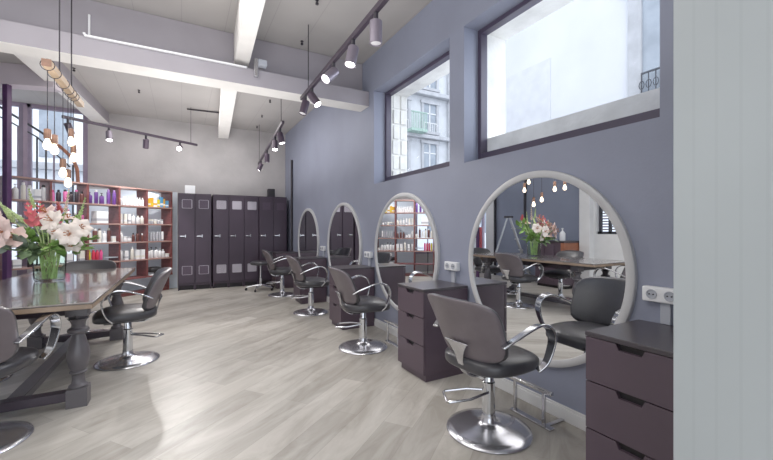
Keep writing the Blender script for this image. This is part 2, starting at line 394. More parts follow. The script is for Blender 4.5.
# outside buildings
M['patch'] = mat('faded_render_patch', (200, 201, 206), .9, var=.03)
bd = thing('building', 'blank white rendered building across the street, with one stone framed window', 'building', (0, 0, 0))
MB().box(5.0, 7.0, 1.0, 5.9, 0, 7).build('wall', M['facade'], bd, smooth=False)
MB().box(4.99, 5.0, 3.82, 4.7, 0, 3.85).build('patch', M['patch'], bd)
b = MB(); b.box(4.94, 5.0, 2.50, 2.66, 2.75, 4.2); b.box(4.94, 5.0, 1.6, 1.76, 2.75, 4.2); b.box(4.93, 5.0, 1.55, 2.70, 4.2, 4.36); b.box(4.9, 5.0, 1.5, 2.75, 2.66, 2.76)
b.build('window_surround', M['facade_trim'], bd, bevel=.01)
MB().box(4.975, 4.995, 1.76, 2.50, 2.76, 4.2).build('window_pane', M['facade_glass'], bd)
b = MB(); b.box(4.90, 4.92, 1.6, 2.48, 3.08, 3.10); b.box(4.90, 4.92, 1.6, 2.48, 2.80, 2.82)
for k in range(12):
    y = 1.62 + k * .078; b.cyl((4.91, y, 2.78), (4.91, y, 3.09), .007, n=6)
    b.ring_tube([(4.91, y + .03 * math.cos(q * PI / 4), 2.95 + .05 * math.sin(q * PI / 4)) for q in range(8)], .005, 5, closed=True)
b.build('railing', M['iron'], bd)
fc = thing('building', 'ornate pale stone apartment facade with balconies seen through the far high window', 'building', (0, 12, 0))
MB().box(5.2, 11.5, 0, 3, 0, 12).build('wall', M['facade2'], fc, smooth=False)
b = MB()
for z, hh, dd in ((4.70, .14, .22), (6.35, .16, .25), (3.15, .12, .18)): b.box(5.2, 11.5, -dd, 0, z, z + hh)
b.build('cornice', M['facade_trim'], fc, bevel=.02)
for z0 in (2.0, 3.45, 5.0, 6.7):
    for x in (6.9, 8.22, 9.9):
        hh = 1.0
        b = MB(); b.box(x - .1, x, -.07, 0, z0 - .05, z0 + hh + .15); b.box(x + .6, x + .7, -.07, 0, z0 - .05, z0 + hh + .15); b.box(x - .14, x + .74, -.1, 0, z0 + hh + .08, z0 + hh + .2); b.box(x - .14, x + .74, -.12, 0, z0 - .1, z0)
        b.build('window_surround', M['facade_trim'], fc)
        f = MB().box(x, x + .6, -.012, -.002, z0, z0 + hh + .08).build('window_pane', M['facade_glass'], fc)
        b = MB(); b.box(x + .28, x + .32, -.03, -.005, z0, z0 + hh + .08); b.box(x, x + .6, -.03, -.005, z0 + .7, z0 + .74)
        if z0 == 5.0:
            for k in range(7): b.box(x + k * .098, x + .02 + k * .098, -.09, -.07, z0, z0 + .33)
            b.box(x, x + .6, -.09, -.07, z0 + .32, z0 + .35)
        b.build('mullion', M['white'], f)
b = MB(); b.box(7.35, 8.05, -.55, 0, 4.82, 4.92)
for k in range(10): b.box(7.36 + k * .072, 7.385 + k * .072, -.54, -.52, 4.92, 5.5)
b.box(7.35, 8.05, -.55, -.51, 5.5, 5.54); b.build('balcony', M['green_iron'], fc)
b = MB(); b.cyl((9.42, -.1, 0), (9.42, -.1, 12), .06, n=8); b.build('drainpipe', M['facade_trim'], fc)
M['haze'] = mat('hazy_white_render', (232, 234, 238), .9, var=.03)
sb = thing('building', 'hazy white street facade beyond the back left window', 'building', (0, 15, 0))
MB().box(-12, 1.5, 0, 2, 0, 11).build('wall', M['haze'], sb, smooth=False)
for z0 in (1.0, 3.4, 5.9):
    for k in range(7):
        x = -10.6 + k * 1.7
        MB().box(x, x + .8, -.03, .0, z0, z0 + 1.7).build('window_pane', M['facade_glass'], sb)
b = MB()
for z in (3.0, 5.5): b.box(-12, 1.5, -.3, 0, z, z + .2)
b.build('cornice', M['facade_trim'], sb)
struct(MB().box(-20, 20, YB + .3, 30, -.2, -.1).box(W + .6, 20, -6, YB + .3, -.2, -.1).build('street', M['facade_trim'], smooth=False), 'pale street pavement outside', 'street')

# ------------------------------------------------------------------ lockers
def locker(x0, n, w, label):
    t = thing('locker', label, 'locker', (x0, 8.24, 0), group='plum metal lockers along the back wall')
    tw = n * w
    b = MB(); b.box(0, tw, .022, .45, .09, 1.90)
    b.build('body', M['locker'], t, bevel=.004)
    b = MB()
    for k in range(n + 1): b.box(max(0, k * w - .02), min(tw, k * w + .02), .03, .09, 0, .09); b.box(max(0, k * w - .02), min(tw, k * w + .02), .38, .44, 0, .09)
    b.build('foot', M['locker'], t); MB().box(.02, tw - .02, .10, .40, .0, .09).build('plinth', M['locker_dark'], t)
    for k in range(n):
        d = MB().box(k * w + .008, (k + 1) * w - .008, 0, .02, .14, 1.88).build('door', M['locker'], t, bevel=.004)
        i = DOORS[0]; DOORS[0] += 1
        for z0, z1, hi in ((1.61, 1.77, (0, 0, 1, 2, 2, 0, 0)), (.31, .47, (0, 0, 1, 2, 2, 0, 0))):
            m = (M['vent_dark'], M['vent'], M['vent_rim'])[hi[i]]
            xa, xb = k * w + .075, (k + 1) * w - .06
            if i in (5,) and z0 > 1: m = M['vent_dark']
            v = MB().box(xa, xb, -.004, 0, z0, z1).build('vent', m, d)
            r = MB(); r.box(xa - .008, xa, -.007, 0, z0, z1); r.box(xb, xb + .010, -.007, 0, z0, z1); r.box(xa, xb, -.007, 0, z1, z1 + .006); r.box(xa, xb, -.007, 0, z0 - .006, z0)
            if i < 5: r.build('rim', M['vent_rim'], d)
        hb = MB(); hb.box(k * w + .03, k * w + .12, -.014, 0, 1.05, 1.068); hb.box(k * w + .12, k * w + .135, -.01, 0, 1.03, 1.09)
        hb.build('handle', M['steel'], d, bevel=.003)
    return t
DOORS = [0]
locker(-.066, 2, .2935, 'two-door dark plum metal locker nearest the product shelves')
locker(.548, 3, .2955, 'three-door dark plum metal locker in the middle of the row')
locker(.548 + 3 * .2955 + .006, 2, .2935, 'two-door dark plum metal locker in the corner by the blue wall')
b = MB(); b.box(-.09, .09, -.07, .07, 0, .165); bx_ = b.build('storage_box', M['plastic_white'], bevel=.004); bx_.location = (x_on_y(190, 8.4), 8.42, 1.90)
tag(bx_, 'small white box lying on top of the two-door locker by the shelves', 'box')
sp = thing('wall_speaker', 'small black speaker on top of the lockers near the corner', 'speaker', (x_on_y(271, 8.5), 8.50, 1.90))
MB().box(-.075, .075, -.06, .06, 0, .19).build('cabinet', M['black'], sp, bevel=.012)
MB().lathe([(.05, 0), (.052, .006), (.03, .01), (.012, .004)], n=16, mtx=Matrix.Translation((0, -.06, .1)) @ Matrix.Rotation(PI / 2, 4, 'X')).build('driver', M['rubber'], sp)
tag(MB().cyl((W - .025, 8.05, .09), (W - .025, 8.05, 2.69), .024, n=10).build('wall_pipe', M['black']), 'thin black vertical pipe on the blue wall near the corner', 'pipe')

# ------------------------------------------------------------------ mirrors, chests, outlets
MY = [1.733, 3.448, 5.149, 6.914]; MZ = .942; MR = .649
ML = ['largest looking round mirror nearest the pillar, in a pale grey frame', 'second round pale framed mirror from the pillar, showing shelves of bottles', 'third round pale framed mirror from the pillar, showing dark lockers', 'round pale framed mirror closest to the lockers']
def ring_prof(n=96):
    b = MB(); vs, fs = [], []
    prof = [(MR - .046, 0), (MR - .046, .026), (MR - .042, .030), (MR - .006, .030), (MR, .025), (MR, 0)]
    for k in range(n):
        q = 2 * PI * k / n
        for r, d in prof: vs.append((-d, r * math.cos(q), r * math.sin(q)))
    m_ = len(prof)
    for k in range(n):
        for i in range(m_): fs.append((k * m_ + i, k * m_ + (i + 1) % m_, ((k + 1) % n) * m_ + (i + 1) % m_, ((k + 1) % n) * m_ + i))
    return b.add(vs, fs)
mroot = None
for y, l in zip(MY, ML):
    if mroot is None:
        mroot = thing('round_mirror', l, 'mirror', (W, y, MZ), group='round mirrors along the blue wall')
        ring_prof().build('mirror_frame', M['mirror_frame'], mroot, angle=50)
        n = 96
        MB().add([(-.020, (MR - .045) * math.cos(2 * PI * k / n), (MR - .045) * math.sin(2 * PI * k / n)) for k in range(n)], [tuple(range(n))]).build('mirror_glass', M['mirror'], mroot, smooth=False)
    else: dup(mroot, (W, y, MZ), 0, l)

XC = 1.642; HC = .729; CW = .392; CD = W - .02 - XC
def make_chest(label, y0):
    t = thing('drawer_chest', label, 'chest of drawers', (XC, y0, 0), group='plum drawer chests between the mirrors')
    MB().box(.022, CD, .004, CW - .004, .055, HC - .022).build('carcass', M['chest'], t, bevel=.003)
    MB().box(.03, CD, .012, CW - .012, 0, .055).build('plinth', M['chest'], t)
    MB().box(-.004, CD, 0, CW, HC - .022, HC).build('chest_top', M['chest_top'], t, bevel=.003)
    for z0, z1 in ((.06, .281), (.287, .499), (.505, HC - .025)):
        c = CW / 2; hw = .058
        poly = [(.002, z0), (CW - .002, z0), (CW - .002, z1), (c + hw, z1), (c + hw - .012, z1 - .028), (c - hw + .012, z1 - .028), (c - hw, z1), (.002, z1)]
        d = MB().prism(poly, lambda a, q, dd: (dd, a, q), 0, .019).build('drawer', M['chest'], t, smooth=False)
        MB().prism([(c - hw, z1), (c + hw, z1), (c + hw - .012, z1 - .028), (c - hw + .012, z1 - .028)], lambda a, q, dd: (dd, a, q), .0185, .0215).build('handle_slot', M['slot'], d, smooth=False)
    return t
CH = ['plum three-drawer chest by the pillar at the lower right', 'plum three-drawer chest beside the largest mirror, behind the nearest wall chair', 'plum three-drawer chest between the second and third mirrors', 'plum three-drawer chest between the third and fourth mirrors', 'plum three-drawer chest next to the lockers']
CYs = [.678, 2.390, 4.105, 5.84, 7.57]
chest0 = make_chest(CH[0], CYs[0])
for y, l in zip(CYs[1:], CH[1:]): dup(chest0, (XC, y, 0), 0, l)
def make_outlet(label, y):
    t = thing('power_outlet', label, 'outlet', (W, y, .835), group='white double sockets above the chests')
    MB().box(-.042, 0, -.085, .085, 0, .075).build('box', M['plastic_white'], t, bevel=.006)
    MB().box(-.022, 0, -.034, .010, -.105, 0).build('cable_cover', M['plastic_dim'], t, bevel=.002)
    for s in (-.04, .04):
        f = MB().lathe([(.024, 0), (.024, .004), (.020, .004), (.018, .001)], n=20, mtx=Matrix.Translation((-.042, s, .038)) @ Matrix.Rotation(-PI / 2, 4, 'Y')).build('socket_face', M['plastic_dim'], t)
        b = MB()
        for q in (-.009, .009): b.cyl((-.043, s + q, .038), (-.0465, s + q, .038), .0035, n=8)
        b.build('hole', M['slot'], f)
    return t
OL = ['white double socket beside the pillar above the near chest', 'white double socket above the chest beside the largest mirror', 'white double socket between the second and third mirrors', 'white double socket between the third and fourth mirrors']
out0 = make_outlet(OL[0], .958)
for y, l in zip((2.60, 4.28, 6.03), OL[1:]): dup(out0, (W, y, .835), 0, l)

# ------------------------------------------------------------------ salon chairs (face +x)
def make_chair(label):
    t = thing('salon_chair', label, 'salon chair', group='black vinyl salon chairs on round chrome bases')
    MB().lathe([(.0, 0), (.245, 0), (.249, .006), (.244, .014), (.20, .024), (.13, .034), (.08, .042), (.055, .052), (.043, .068), (.040, .10)], n=48).build('base', M['chrome_base'], t, angle=60)
    c = MB().lathe([(.038, .09), (.038, .29), (.033, .295), (.030, .30), (.030, .375)], n=24).build('column', M['chrome'], t)
    # foot lever: a stirrup loop behind the column
    lv = [(-.03, .025, .24), (-.10, .085, .24), (-.205, .155, .225), (-.225, .15, .222), (-.275, .06, .215), (-.272, .045, .215), (-.16, -.01, .225), (-.03, -.025, .24)]
    MB().ring_tube(lv, .0075, 8).build('foot_lever', M['steel'], t)
    MB().box(-.13, .17, -.09, .09, .365, .385).build('seat_plate', M['rubber'], t, bevel=.004)
    def seat_def(x, y, z):
        k = 1 - .10 * max(0, -x / .25)
        zz = z + .437 + (.018 * (1 - (x / .26) ** 2 - (y / .27) ** 2) if z > 0 else 0) - .02 * max(0, x / .26) ** 3
        return (x + .012, y * k, zz)
    MB().superq((.240, .246, .048), .50, .62, seat_def, 48, 20).build('seat', M['leather'], t, angle=80)
    def back_def(x, y, z):
        zc = z / .18
        wy = y * (1.0 + .05 * zc - .05 * max(0, -zc) ** 2)
        top = z + .650 - .016 * (y / .26) ** 2 * max(0, zc)
        return (x - .250 - .075 * zc - .010 * zc * zc + .085 * (y / .26) ** 2, wy, top)
    bm_ = MB().superq((.03, .257, .178), .37, .36, back_def, 56, 30)
    bo = bm_.build('backrest', [M['leather'], M['leather_back']], t, angle=80)
    for p in bo.data.polygons:
        zc = (p.center.z - .65) / .18; y = p.center.y
        mid = -.250 - .075 * zc - .010 * zc * zc + .085 * (y / .26) ** 2
        if p.center.x < mid - .008: p.material_index = 1
    # chrome fin joining back and seat
    pth = smooth_path([(-.263, 0, .575), (-.250, 0, .54), (-.238, 0, .50), (-.226, 0, .45), (-.195, 0, .39), (-.13, 0, .355), (-.05, 0, .357)], 5)
    n = len(pth); wd = []
    for i in range(n):
        q = i / (n - 1); wd.append(.045 + .14 * max(0, 1 - q * 1.9) ** 1.7)
    MB().strip(pth, wd, .012, (0, 1, 0)).build('back_bracket', M['steel'], t, bevel=.003)
    for s in (-1, 1):
        pa = smooth_path([(-.19, s * .262, .59), (-.12, s * .285, .628), (-.02, s * .302, .668), (.06, s * .308, .684), (.130, s * .310, .660), (.165, s * .308, .60), (.16, s * .300, .53), (.135, s * .287, .46), (.10, s * .262, .415)], 6)
        MB().strip(pa, [.036 + .018 * math.sin(PI * i / (len(pa) - 1)) for i in range(len(pa))], .013, (0, 1, .15 * s)).build('armrest', M['chrome'], t, bevel=.004)
    return t
chair0 = make_chair('salon chair at the largest mirror, its grey back turned to the room')
chair0.location = (1.605, 1.655, 0); chair0.rotation_euler = (0, 0, math.radians(4))
dup(chair0, (1.615, 3.43, 0), math.radians(-7), 'salon chair facing the second round mirror from the pillar')
dup(chair0, (1.625, 5.21, 0), math.radians(-7), 'salon chair facing the third round mirror from the pillar')
dup(chair0, (1.60, 6.86, 0), math.radians(-10), 'salon chair facing the round mirror closest to the lockers')
dup(chair0, (-.43, 4.10, 0), math.radians(184), 'salon chair on the open side of the dark table, seen side on')
dup(chair0, (-1.015, 2.91, 0), math.radians(84), 'salon chair at the near end of the table, cut by the left edge')
dup(chair0, (-.96, 5.30, 0), math.radians(-92), 'salon chair at the far end of the table, mostly hidden behind the vase')
dup(chair0, (-1.46, 4.12, 0), math.radians(4), 'salon chair on the far side of the table, seen only in the mirror')

# footrests
def make_footrest(label):
    t = thing('footrest', label, 'footrest', group='chrome footrest rails by the wall')
    MB().box(-.015, .015, -.17, .17, .205, .228).build('rail', M['steel'], t, bevel=.005)
    for s in (-.11, .11): MB().box(-.008, .008, s - .011, s + .011, .012, .205).build('post', M['steel'], t, bevel=.003)
    b = MB(); b.box(-.022, .022, -.17, .14, 0, .014); b.box(.02, .17, -.13, -.105, 0, .012); b.build('floor_plate', M['steel'], t, bevel=.003)
    return t
f0 = make_footrest('chrome footrest rail by the nearest wall chair'); f0.location = (1.925, 1.63, 0)
dup(f0, (1.925, 3.36, 0), 0, 'chrome footrest rail in front of the second mirror from the pillar')
dup(f0, (1.925, 5.10, 0), 0, 'chrome footrest rail in front of the third mirror from the pillar')

# rolling stool with star base, before the lockers
def star_base(t, z_top):
    for k in range(5):
        q = 2 * PI * k / 5 + .3; c_, s_ = math.cos(q), math.sin(q)
        l = MB().ring_tube([(0, 0, .10), (c_ * .14, s_ * .14, .085), (c_ * .27, s_ * .27, .062)], [.022, .017, .012], 8).build('leg', M['chrome'], t)
        MB().lathe([(.012, -.014), (.026, -.012), (.026, .012), (.012, .014)], n=14, mtx=Matrix.Translation((c_ * .27, s_ * .27, .026)) @ Matrix.Rotation(q + PI / 2, 4, 'Z') @ Matrix.Rotation(PI / 2, 4, 'Y')).build('caster', M['rubber'], l)
    MB().lathe([(.026, .07), (.026, .24), (.018, .245), (.018, z_top)], n=16).build('column', M['chrome'], t)
st = thing('rolling_stool', 'rolling stool with five-star base in front of the lockers', 'stool', (1.36, 7.62, 0), math.radians(150))
star_base(st, .50)
MB().superq((.19, .19, .04), .5, .9, lambda x, y, z: (x, y, z + .53), 32, 14).build('seat', M['leather'], st, angle=80)
MB().superq((.03, .17, .06), .5, .5, lambda x, y, z: (x - .2 + .1 * (y / .17) ** 2, y, z + .70), 28, 14).build('backrest', M['leather'], st, angle=80)
MB().strip(smooth_path([(-.1, 0, .505), (-.21, 0, .52), (-.245, 0, .58), (-.235, 0, .68)]), .04, .01, (0, 1, 0)).build('back_bracket', M['steel'], st)

# ------------------------------------------------------------------ table
TX0, TX1, TY0, TY1, TZ = -1.40, -.485, 2.915, 5.30, .745
tb = thing('dining_table', 'long dark polished oak table with turned grey legs and a vase on it', 'table', (0, 0, 0))
MB().box(TX0, TX1, TY0, TY1, TZ - .012, TZ).build('tabletop', M['table_top'], tb, bevel=.004)
MB().box(TX0 + .002, TX1 - .002, TY0 + .002, TY1 - .002, TZ - .042, TZ - .012).build('top_edge', M['table_edge'], tb, bevel=.004)
for x0, x1, y0, y1 in ((TX0 + .19, TX1 - .19, 3.22, 3.26), (TX0 + .19, TX1 - .19, 4.96, 5.0), (TX0 + .16, TX0 + .19, 3.22, 5.0), (TX1 - .19, TX1 - .16, 3.22, 5.0)):
    MB().box(x0, x1, y0, y1, TZ - .125, TZ - .042).build('apron', M['table_dark'], tb)
LX = (-1.28, -.62); LY = (3.247, 4.97)
for x in LX:
    for y in LY:
        b = MB(); b.box(x - .058, x + .058, y - .058, y + .058, 0, .125)
        b.lathe([(.054, .125), (.054, .138), (.040, .150), (.035, .18), (.038, .215), (.050, .222), (.050, .232), (.040, .238), (.052, .262), (.064, .31), (.066, .345), (.060, .39), (.046, .44), (.036, .475), (.036, .49), (.058, .497), (.062, .51), (.058, .522), (.040, .532), (.038, .55), (.046, .575), (.062, .592)], (x, y, 0), 28)
        b.lathe([(.050, .59), (.064, .61), (.072, .622)], (x, y, 0), 4, mtx=None); b.box(x - .060, x + .060, y - .060, y + .060, .612, .705)
        b.build('leg', M['table_leg'], tb, bevel=.003, angle=50)
for y in LY: MB().box(LX[0] + .05, LX[1] - .05, y - .04, y + .04, .045, .105).build('stretcher', M['table_dark'], tb, bevel=.004)
MB().box(-.995, -.905, LY[0] + .04, LY[1] - .04, .055, .105).build('stretcher', M['table_leg'], tb, bevel=.004)

# ------------------------------------------------------------------ vase and flowers
VX, VY = -1.02, 4.30
vs = thing('glass_vase', 'clear glass vase of flower stems on the dark table', 'vase', (VX, VY, TZ))
b = MB(); N = 40
prof = [(.088, 0), (.100, .006), (.106, .03), (.112, .15), (.118, .285), (.119, .29), (.115, .29), (.109, .15), (.101, .03), (.09, .016)]
b.lathe(prof, n=N); b.build('glass', M['vase_glass'], vs, angle=60)
MB().lathe([(.09, .018), (.100, .032), (.107, .15), (.1105, .215), (.11, .217)], n=N).build('water', M['water'], vs, angle=60)
ZB = world(50, 281, 3.29)
def quad_petal(b, base, dirv, side, L, wdt, curl, mi=0, n=6, m_=4):
    nn = dirv.cross(side).normalized()
    def fn(a, c):
        w_ = wdt * math.sin(PI * (.06 + .94 * c) ** .8) * (1 - .1 * c) * .5 + .002
        q = (a - .5) * 2
        return base + dirv * (L * c) + side * (q * w_) + nn * (curl * L * c * c - .25 * wdt * q * q * .5 + .09 * wdt * abs(q) * math.sin(11 * c + 3 * q))
    b.grid(fn, m_, n, mi)
def basis(d):
    d = Vector(d).normalized(); u = d.orthogonal().normalized(); return d, u, d.cross(u)
def stem_path(p):
    a = rnd.uniform(0, 6.28); base = Vector((VX + .045 * math.cos(a), VY + .045 * math.sin(a), TZ + .02))
    q = p - Vector((VX, VY, TZ)); h = Vector((q.x, q.y, 0)); hl = max(h.length, .001)
    mouth = Vector((VX, VY, TZ + .27)) + h / hl * min(.08, hl * .5)
    mid = mouth.lerp(p, .5) + Vector((0, 0, .04 * min(1, hl * 3)))
    return smooth_path([base, mouth, mid, p], 5)
def lily(label, u, v, Z, d, size, m, name='lily'):
    p = world(u, v, Z)
    t = thing(name, label, 'flower', (VX, VY, TZ), group='flowers in the vase')
    off = Vector((VX, VY, TZ))
    MB().ring_tube([q - off for q in stem_path(p)], .005, 6).build('stem', M['stem'], t)
    d, u_, w_ = basis(d); b = MB()
    for k in range(6):
        a = PI / 3 * k + .2; rad = u_ * math.cos(a) + w_ * math.sin(a); sd = (u_ * -math.sin(a) + w_ * math.cos(a))
        dirp = (d * .75 + rad * .85).normalized()
        quad_petal(b, p - off, dirp, sd, size * .74, size * (.90 if k % 2 else .72), -.5, n=8, m_=6)
    b.build('petal', m, t, angle=80)
    b = MB()
    for k in range(5):
        a = 1.256 * k; e = p - off + (d * .6 + (u_ * math.cos(a) + w_ * math.sin(a)) * .22) * size * .75
        b.ring_tube([p - off, e], .0025, 5); b.superq((.009, .004, .004), .8, .8, lambda x, y, z, e=e: Vector((x, y, z)) + e, 8, 6)
    b.build('stamen', M['stamen'], t)
R_, Fv = Vector((CYW, -SY, 0)), Vector((SY, CYW, 0))
cam = -Fv
Z0 = 3.29
lily('large cream lily at the middle front of the bouquet', 53, 221, Z0 - .22, cam + Vector((-.2, 0, .5)), .125, M['petal_white'])
lily('cream lily low at the right front of the bouquet', 70, 234, Z0 - .24, cam + R_ * .4 + Vector((0, 0, .1)), .125, M['petal_white'])
lily('cream lily at the right of the bouquet, turned outward', 80, 228, Z0 - .12, cam * .6 + R_ * .8 + Vector((0, 0, .3)), .11, M['petal_white'])
lily('small white lily low in the bouquet, above the bright leaves', 58, 232, Z0 - .25, cam + Vector((.1, 0, -.1)), .09, M['petal_white'])
lily('large blush lily drooping at the left edge of the bouquet', 4, 232, Z0 - .30, cam - R_ * .3 + Vector((0, 0, .1)), .17, M['petal_blush'])
lily('blush lily above the drooping one at the far left', 14, 238, Z0 - .22, cam + R_ * .3 + Vector((0, 0, .5)), .13, M['petal_blush'])
lily('pale pink lily at the back of the bouquet', 68, 219, Z0 + .1, Vector((.1, -.2, 1)), .10, M['petal_blush'])
lily('blush lily at the upper middle of the bouquet', 47, 213, Z0 - .1, cam * .6 + Vector((-.3, 0, .8)), .11, M['petal_blush'])
lily('white lily low at the right, half hidden under the cream ones', 73, 243, Z0 - .2, cam + R_ * .3 + Vector((0, 0, -.3)), .10, M['petal_white'])
lily('blush lily half hidden at the far left edge', -3, 222, Z0 - .2, cam - R_ * .5 + Vector((0, 0, .4)), .13, M['petal_blush'])
def spike(label, p0, p1, m, n, size, name, bud):
    A, B = world(*p0), world(*p1); off = Vector((VX, VY, TZ))
    t = thing(name, label, 'flower', (VX, VY, TZ), group='flowers in the vase')
    path = stem_path(A)[:-1] + smooth_path([A, A.lerp(B, .5), B], 4)
    MB().ring_tube([q - off for q in path], [.006 - .003 * i / len(path) for i in range(len(path))], 6).build('stem', M['stem'], t)
    b = MB(); d = (B - A).normalized(); d, u_, w_ = basis(d)
    for k in range(n):
        q = k / max(1, n - 1); c_ = A.lerp(B, q) - off; sz = size * (1 - .65 * q)
        for j in range(4):
            a = 2.4 * k + j * PI / 2; rad = u_ * math.cos(a) + w_ * math.sin(a); sd = u_ * -math.sin(a) + w_ * math.cos(a)
            quad_petal(b, c_, (d * .9 + rad * (.8 if bud < .5 else .35)).normalized(), sd, sz, sz * .6, -.15)
    b.build('bloom', m, t, angle=80)
P = M['petal_pink']
spike('coral pink gladiolus leaning left in the bouquet', (35, 226, Z0 - .2), (28, 205, Z0 - .15), P, 6, .085, 'gladiolus', 0)
spike('coral pink gladiolus upright in the bouquet middle', (41, 226, Z0 - .1), (40, 203, Z0 - .1), P, 6, .085, 'gladiolus', 0)
spike('tall closed gladiolus spike above the pink blooms', (34, 208, Z0), (29, 190, Z0), M['stem'], 7, .04, 'gladiolus_bud', 1)
spike('tall closed gladiolus spike above the cream lilies', (65, 212, Z0), (69, 190, Z0), M['petal_blush'], 7, .04, 'gladiolus_bud', 1)
spike('long green spike rising at the right of the bouquet', (78, 222, Z0 + .05), (85, 199, Z0 + .05), M['stem'], 8, .04, 'gladiolus_bud', 1)
spike('long green spike leaning over at the upper left of the bouquet', (14, 222, Z0 - .1), (0, 203, Z0 - .1), M['stem'], 12, .045, 'gladiolus_bud', 1)
spike('second green spike at the left, below the leaning one', (24, 222, Z0), (5, 207, Z0 + .1), M['stem'], 16, .045, 'gladiolus_bud', 1)
spike('short pink spike at the back of the bouquet', (60, 214, Z0 + .2), (58, 203, Z0 + .2), P, 9, .05, 'gladiolus', 0)
def leaf_spray(label, u, v, Z, n, m, L, spread, seed):
    r = random.Random(seed); p = world(u, v, Z); off = Vector((VX, VY, TZ))
    t = thing('leaf_spray', label, 'leaves', (VX, VY, TZ), group='leaf sprays in the vase')
    path = stem_path(p); MB().ring_tube([q - off for q in path], .004, 5).build('stem', M['stem'], t)
    b = MB(); root = Vector((VX, VY, TZ + .28)); out = (p - root).normalized()
    for k in range(n):
        q = .35 + .65 * k / max(1, n - 1); c_ = root.lerp(p, q) - off
        dv = (out * .5 + Vector((r.uniform(-1, 1), r.uniform(-1, 1), r.uniform(-.6, .7))) * spread).normalized()
        sd = dv.cross(Vector((r.uniform(-.4, .4), r.uniform(-.4, .4), 1))).normalized()
        quad_petal(b, c_, dv, sd, L * r.uniform(.7, 1.15), L * .55, -.2, n=7, m_=5)
    b.build('leaf', m, t, angle=80)
for i, a in enumerate([
    ('grey-green round leaves at the lower left of the bouquet', 10, 246, Z0 - .25, 8, M['leaf_grey'], .15, .7),
    ('dull dark leaves hanging left of the vase', 24, 251, Z0 - .22, 9, M['leaf_dark'], .13, .8),
    ('bright green leaves over the front of the vase rim', 52, 247, Z0 - .26, 10, M['leaf'], .13, .8),
    ('bright green leaves at the right of the vase rim', 74, 247, Z0 - .18, 10, M['leaf'], .13, .8),
    ('green leaves at the right edge of the bouquet', 88, 240, Z0, 9, M['leaf'], .12, .8),
    ('dark leaves in the middle of the bouquet behind the lilies', 45, 234, Z0, 12, M['leaf_dark'], .12, .9),
    ('pale leaves at the upper left of the bouquet', 20, 224, Z0 + .05, 9, M['leaf_grey'], .10, .8),
    ('green leaves at the upper right behind the cream lilies', 78, 218, Z0 + .12, 9, M['leaf'], .10, .8),
    ('green leaves at the back of the bouquet', 56, 222, Z0 + .3, 12, M['leaf'], .12, .9),
    ('small green leaves drooping at the lower left of the vase', 30, 257, Z0 - .15, 7, M['leaf'], .11, .7)]):
    leaf_spray(*a, seed=40 + i)
leaf_spray('broad grey-green leaves at the far left of the bouquet', 2, 240, Z0 - .1, 9, M['leaf_grey'], .14, .8, 71)
leaf_spray('bright leaves at the left behind the pink blooms', 26, 236, Z0 - .1, 11, M['leaf'], .12, .9, 72)
leaf_spray('bright leaves low at the right behind the vase', 82, 250, Z0 + .05, 9, M['leaf'], .11, .8, 73)

# ------------------------------------------------------------------ pendant lamps over the table
BX, BZ = -.87, 2.42
bar = thing('pendant_bar', 'pale pine ceiling bar with glowing bulbs hung from it', 'pendant bar', (BX, 3.585, BZ))
MB().box(-.028, .028, .012, 1.06, -.026, .026).build('beam', M['bar_wood'], bar, bevel=.004)
MB().box(-.028, .028, 0, .012, -.026, .026).build('end_grain', M['bar_end'], bar)
def bar_y(u): return y_on_x(u, BX)
for u in (59.5, 71.5): 
    y = bar_y(u) - 3.585
    MB().cyl((0, y, .026), (0, y, H - BZ), .005, n=8).build('cable', M['black'], bar)
PL = ['leftmost glowing pendant bulb under the pine bar', 'pendant bulb second from the left under the pine bar', 'highest pendant bulb, at the right of the cluster', 'pendant bulb just below the highest one at the right', 'pendant bulb second from the bottom of the cluster', 'lowest pendant bulb in the cluster, just above the shelves']
for (u, v, vs_), l in zip(((47.5, 145, 129), (54.5, 150, 136), (71.0, 142, 122), (73.5, 158, 150), (63, 173, 160), (68, 183, 171)), PL):
    y = bar_y(u); zb = z_at(v, BX, y); zs = z_at(vs_, BX, y)
    t = thing('pendant_lamp', l, 'pendant lamp', (BX, y, zb), group='glowing bulbs hung from the pine bar')
    loop = [(.042 * math.cos(q), 0, BZ - zb - .006 + .042 * math.sin(q)) for q in [PI * k / 8 for k in range(-4, 13)]]
    MB().ring_tube([(0, 0, .11), (0, 0, BZ - zb - .048)], .003, 6).build('cord', M['black'], t)
    b = MB(); b.ring_tube(loop, .003, 6); b.build('cord_loop', M['black'], t)
    MB().lathe([(.005, .122), (.021, .116), (.023, .05), (.020, .046)], n=18).build('socket', M['socket'], t)
    MB().lathe([(.011, .05), (.013, .038), (.024, .010), (.0265, -.006), (.023, -.023), (.013, -.034), (.003, -.037)], n=20).build('bulb', M['bulb_glow'], t, angle=80)

